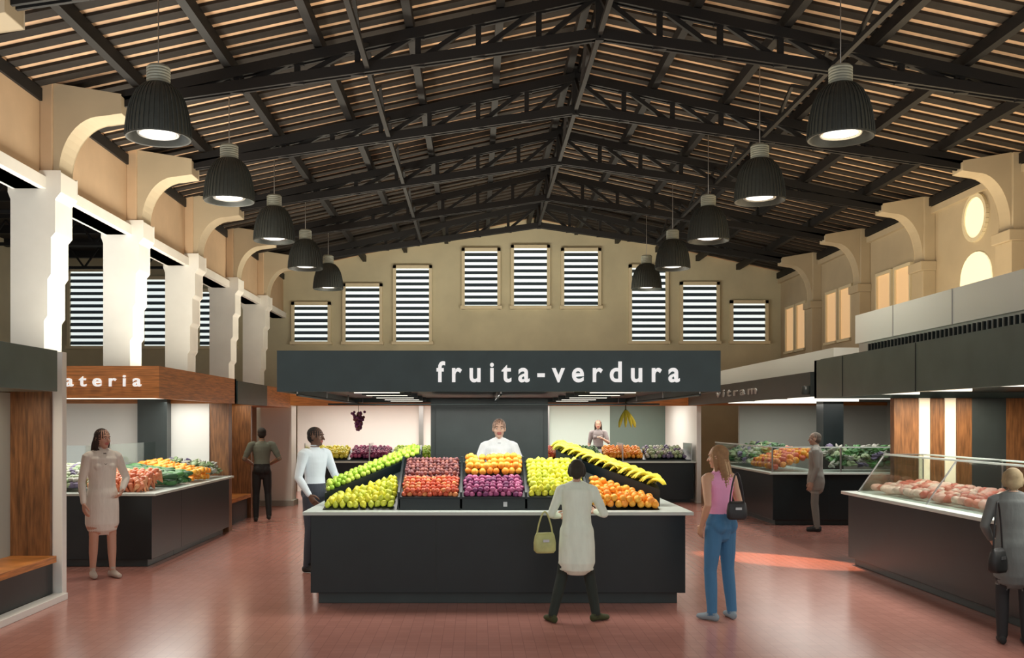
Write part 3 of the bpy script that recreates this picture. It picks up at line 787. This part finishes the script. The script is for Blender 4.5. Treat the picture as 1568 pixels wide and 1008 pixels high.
# ------------------------------------------------------------------ back stall
bs=empty('back_market_stall')
mb=MB()
mb.box(-4.05,5.05,22.8,23.7,.08,.93,dark); mb.box(-4.0,5.0,22.9,23.6,0,.08,dark2); mb.box(-4.1,5.1,22.72,23.75,.93,.97,ledge)
mb.build('counter',bs)
mb=MB()
mb.box(-4.85,5.2,22.55,22.65,2.25,2.60,woodh)
mb.box(-4.85,5.2,22.65,26.6,2.45,2.52,white)
for y in(23.5,24.8): mb.box(-4.2,4.8,y-.05,y+.05,2.38,2.45,glow2)
mb.build('canopy',bs)
mb=MB()
mb.box(-4.85,1.9,26.5,26.6,0,2.45,white); mb.box(1.9,3.6,26.5,26.6,0,2.45,mat('pale_green_wall',(.60,.74,.68),.5)); mb.box(3.6,5.2,26.5,26.6,0,2.45,mat('green_wall',(.14,.20,.17),.5))
mb.box(5.1,5.2,22.7,26.5,0,2.45,white)
for x in(-1.5,.0,1.9): mb.box(x-.06,x+.06,26.42,26.5,0,2.45,steel)
mb.build('partition',bs)
mb=MB()
mb.prism([(22.85,.97),(23.65,.97),(23.65,1.22),(22.85,1.0)],'x',-4.0,5.0,dark)
for x in(-4.0,-2.5,-1.0,.4,1.9,3.4,5.0): mb.box(x-.01,x+.01,22.8,23.7,.97,1.38,steel)
mb.build('display',bs)
cl=[bana,purp,lime,oran,mix,redp,grn,oran,mix]
for i,mm in enumerate(cl):
    x0=-3.95+i*.99
    heap(f'produce_{i+1}',bs,(x0,22.88,1.02),(x0+.92,22.88,1.02),(x0,23.6,1.22),(x0+.92,23.6,1.22),10,6,.05,mm,'apple',2,20+i)

# ------------------------------------------------------------------ right side stalls
rs=empty('butcher_stall')
mb=MB()
mb.box(4.93,6.0,5.0,13.0,.10,.93,dark); mb.box(5.0,5.9,5.0,12.95,0,.10,dark2); mb.box(4.85,6.05,5.0,13.05,.93,.97,ledge)
mb.box(6.0,7.6,12.0,13.0,0,.93,dark)
mb.build('counter',rs,bevel=.006)
mb=MB()
pale_band=mat('pale_band',(.86,.91,.86),.3)
mb.box(4.48,4.56,5.0,13.0,2.2,2.70,canopy_l); mb.box(4.48,8.5,12.92,13.0,2.2,2.70,canopy_l); mb.box(4.56,8.5,5.0,12.92,2.28,2.35,dark2)
mb.box(5.15,5.22,5.0,13.2,2.72,2.94,mat('grille',(.62,.66,.62),.5)); mb.box(5.10,8.5,5.0,13.2,2.94,3.32,pale_band); mb.box(5.22,8.5,13.1,13.2,2.70,2.94,pale_band)
mb.box(4.56,5.15,5.0,13.0,2.66,2.72,canopy_l)
for y in(6,7.5,9,10.5,12): mb.box(5.092,5.10,y-.006,y+.006,2.94,3.32,steel)
for i in range(78): mb.box(5.12,5.15,5.1+i*.1,5.125+i*.1,2.78,2.91,dark)
for y in(6,8,10,12): mb.box(4.474,4.48,y-.006,y+.006,2.2,2.7,dark)
for y in(6.5,8,9.5,11,12.3): mb.box(4.95,5.55,y-.03,y+.03,2.235,2.28,glow2)
mb.build('canopy',rs)
mb=MB()
litp=mat('lit_panel',(.9,.8,.6),.5,emit=(1,.85,.6),es=.35)
for i,(a,b2,mm) in enumerate([(5.48,5.80,woodv),(5.81,5.95,litp),(5.96,6.14,woodv),(6.15,6.29,litp),(6.30,6.50,woodv),(6.50,6.95,dark2),(6.95,7.6,woodv)]):
    mb.box(a,b2,12.86,12.98,.93,2.2,mm)
mb.box(7.5,7.6,5.0,12.85,0,2.28,woodv)
mb.build('partition',rs)
mb=MB()
mb.hexa([(5.0,5,.97),(5.006,5,.97),(5.006,12.85,.97),(5.0,12.85,.97),(5.34,5,1.46),(5.346,5,1.46),(5.346,12.85,1.46),(5.34,12.85,1.46)],glass)
mb.box(5.34,5.85,5.0,12.85,1.46,1.467,glass)
mb.box(5.33,5.355,5.0,12.85,1.452,1.472,ledge); mb.box(5.84,5.86,5.0,12.85,1.452,1.472,ledge)
mb.add([(5.0,12.85,.97),(5.85,12.85,.97),(5.85,12.85,1.46),(5.34,12.85,1.46)],[(0,1,2,3)],glass)
for y in(6.9,8.9,10.9,12.84):
    mb.beam((5.0,y,.97),(5.34,y,1.46),.014,.014,steel); mb.beam((5.85,y,.97),(5.85,y,1.46),.014,.014,steel); mb.beam((5.34,y,1.463),(5.85,y,1.463),.014,.014,steel)
mb.build('display_glass',rs)
heap('meat_cuts',rs,(5.14,8.9,.98),(5.14,12.75,.98),(5.82,8.9,1.06),(5.82,12.75,1.06),26,5,.068,meat,'meat',1,31)
heap('poultry',rs,(5.14,6.8,.98),(5.14,8.9,.98),(5.82,6.8,1.06),(5.82,8.9,1.06),10,4,.09,chick,'meat',1,32)

ms=empty('vegetable_stall')
mb=MB()
mb.box(5.38,6.4,17.8,22.0,.10,.93,dark); mb.box(6.4,9.0,17.8,18.8,.10,.93,dark); mb.box(5.45,6.3,17.9,21.9,0,.10,dark2); mb.box(6.3,8.9,17.9,18.7,0,.10,dark2)
mb.box(5.30,6.45,17.72,22.05,.93,.97,ledge); mb.box(6.45,9.05,17.72,18.85,.93,.97,ledge)
mb.build('counter',ms,bevel=.006)
mb=MB()
mb.box(5.36,5.366,17.78,22,.97,1.42,glass); mb.box(5.36,9.0,17.76,17.766,.97,1.42,glass)
mb.box(5.35,5.375,17.76,22,1.415,1.435,ledge); mb.box(5.36,9.0,17.755,17.775,1.415,1.435,ledge)
for x in(5.36,6.6,7.8,9.0): mb.box(x-.012,x+.012,17.75,17.78,.97,1.42,steel)
mb.build('display_glass',ms)
mb=MB()
mb.box(4.75,4.83,14.0,22.0,2.25,2.60,dark2); mb.box(4.75,9.2,13.95,14.0,2.25,2.60,dark2); mb.box(4.83,9.2,14.0,22.0,2.32,2.38,dark)
mb.box(5.1,9.2,14.0,22.2,2.62,2.95,pale_band); mb.box(4.75,9.2,21.95,22.05,2.25,2.60,woodh)
for y in(15,17,19,21): mb.box(5.4,7.4,y-.03,y+.03,2.28,2.32,glow2)
mb.build('canopy',ms)
sign('vitram','sign_lettering',ms,19.4,16.6,2.36,2.50,4.74,mat('sign_dim',(.5,.52,.5),.5),'-x')
mb=MB()
mb.box(9.2,9.3,14,22,0,2.35,greywall); mb.box(5.9,9.2,22.0,22.1,0,2.35,greywall)
mb.box(8.0,8.45,17.0,17.3,0,2.3,dark2); mb.box(6.9,7.3,19.5,19.9,0,2.3,dark); mb.box(8.5,9.2,19.5,19.6,0,2.3,dark2)
mb.build('partition',ms)
heap('mixed_greens',ms,(5.45,19.6,1.0),(5.45,21.9,1.0),(6.3,19.6,1.3),(6.3,21.9,1.3),14,6,.08,grn+mix,'leaf',2,41)
heap('peppers',ms,(5.45,17.9,1.0),(5.45,19.5,1.0),(6.3,17.9,1.28),(6.3,19.5,1.28),12,7,.06,oran+redp,'apple',2,42)
heap('lettuces',ms,(6.5,17.9,1.0),(8.8,17.9,1.0),(6.5,18.7,1.28),(8.8,18.7,1.28),14,5,.09,mix+grn,'leaf',2,43)
e=empty('sun_patch_spot',(4.70,14.0,2.30)); mb=MB()  # added fixture for the spot that makes the sunlit floor patch
mb.lathe([(.06,0),(.065,.02),(.05,.12),(.0001,.125)],(0,0,-.02),dark2,16); mb.box(.0,.06,-.02,.02,.02,.06,dark2); mb.build('spot_body',e)

# ------------------------------------------------------------------ lights
warm=(1,.86,.66); neut=(1,.96,.88)
UP=(math.pi,0,0)  # uplights below are added fill for roof and walls, hidden behind the canopies
area('fill_uplight',(.2,13,2.72),3.5,5,240,(1,.82,.58),UP)
area('canopy_uplight_left',(-5.0,14.8,2.75),1.3,4,210,(1,.92,.76),UP)
area('fill_uplight_left_b',(-5.0,8.0,2.75),1.3,3.5,170,(1,.97,.90),UP)
area('fill_uplight_left_c',(-5.0,18.5,2.75),1.2,3,160,(1,.90,.72),UP)
area('fill_uplight_aisle',(-9.5,14.8,2.75),3,3,170,(.95,.97,1),UP)  # added unseen fill over the aisle
area('canopy_uplight_right',(7.0,9.5,3.40),2,6,190,warm,UP)
area('fill_uplight_right_b',(7.2,18,3.05),2.5,7,230,(1,.78,.50),UP)
area('fill_uplight_back',(.3,25.5,2.65),8,1.5,520,(1,.91,.72),UP)
area('stall_light_front',(.2,10.7,2.19),3.6,.5,65,neut)
area('stall_light_mid',(.2,12.4,2.19),3.2,.6,40,neut)
area('stall_light_left',(-6.4,13.8,2.22),4,1.5,100,neut)
area('stall_light_left_b',(-4.9,15.3,2.22),.8,2.6,35,neut)
area('stall_light_niche',(-4.75,8.6,2.17),.3,2.5,22,warm)
area('stall_light_cabinet',(-4.6,18.2,2.25),.3,2,12,warm)
area('stall_light_back',(.2,24.6,2.36),9,1.8,250,neut)
area('stall_light_butcher',(5.3,9.5,2.2),.6,6,110,neut)
area('stall_light_butcher_b',(6.1,12.3,2.2),1.2,.5,25,warm)
area('stall_light_veg',(6.6,18.6,2.24),2.5,5,90,neut)
d=V((4.15,13.4,0))-V((4.70,14.0,2.22))
so=spot((4.70,14.0,2.26),520,math.radians(34),.35,(1,.50,.28),.03,d.to_track_quat('-Z','Y').to_euler())  # added orange spot standing in for sunlight on the floor
so.scale=(1.9,.75,1)
w=bpy.data.worlds.new('World'); scene.world=w; w.use_nodes=True
bg=w.node_tree.nodes['Background']; bg.inputs[0].default_value=(.95,.97,.95,1); bg.inputs[1].default_value=.9

# ------------------------------------------------------------------ camera
cam=bpy.data.cameras.new('Camera'); co=bpy.data.objects.new('Camera',cam); scene.collection.objects.link(co)
co.location=(0,0,1.9); co.rotation_euler=(math.pi/2,0,0)
cam.sensor_width=36; cam.lens=36*1500/1568; cam.shift_x=54/1568; cam.shift_y=141/1568; cam.clip_end=200
scene.camera=co
scene.view_settings.view_transform='Standard'
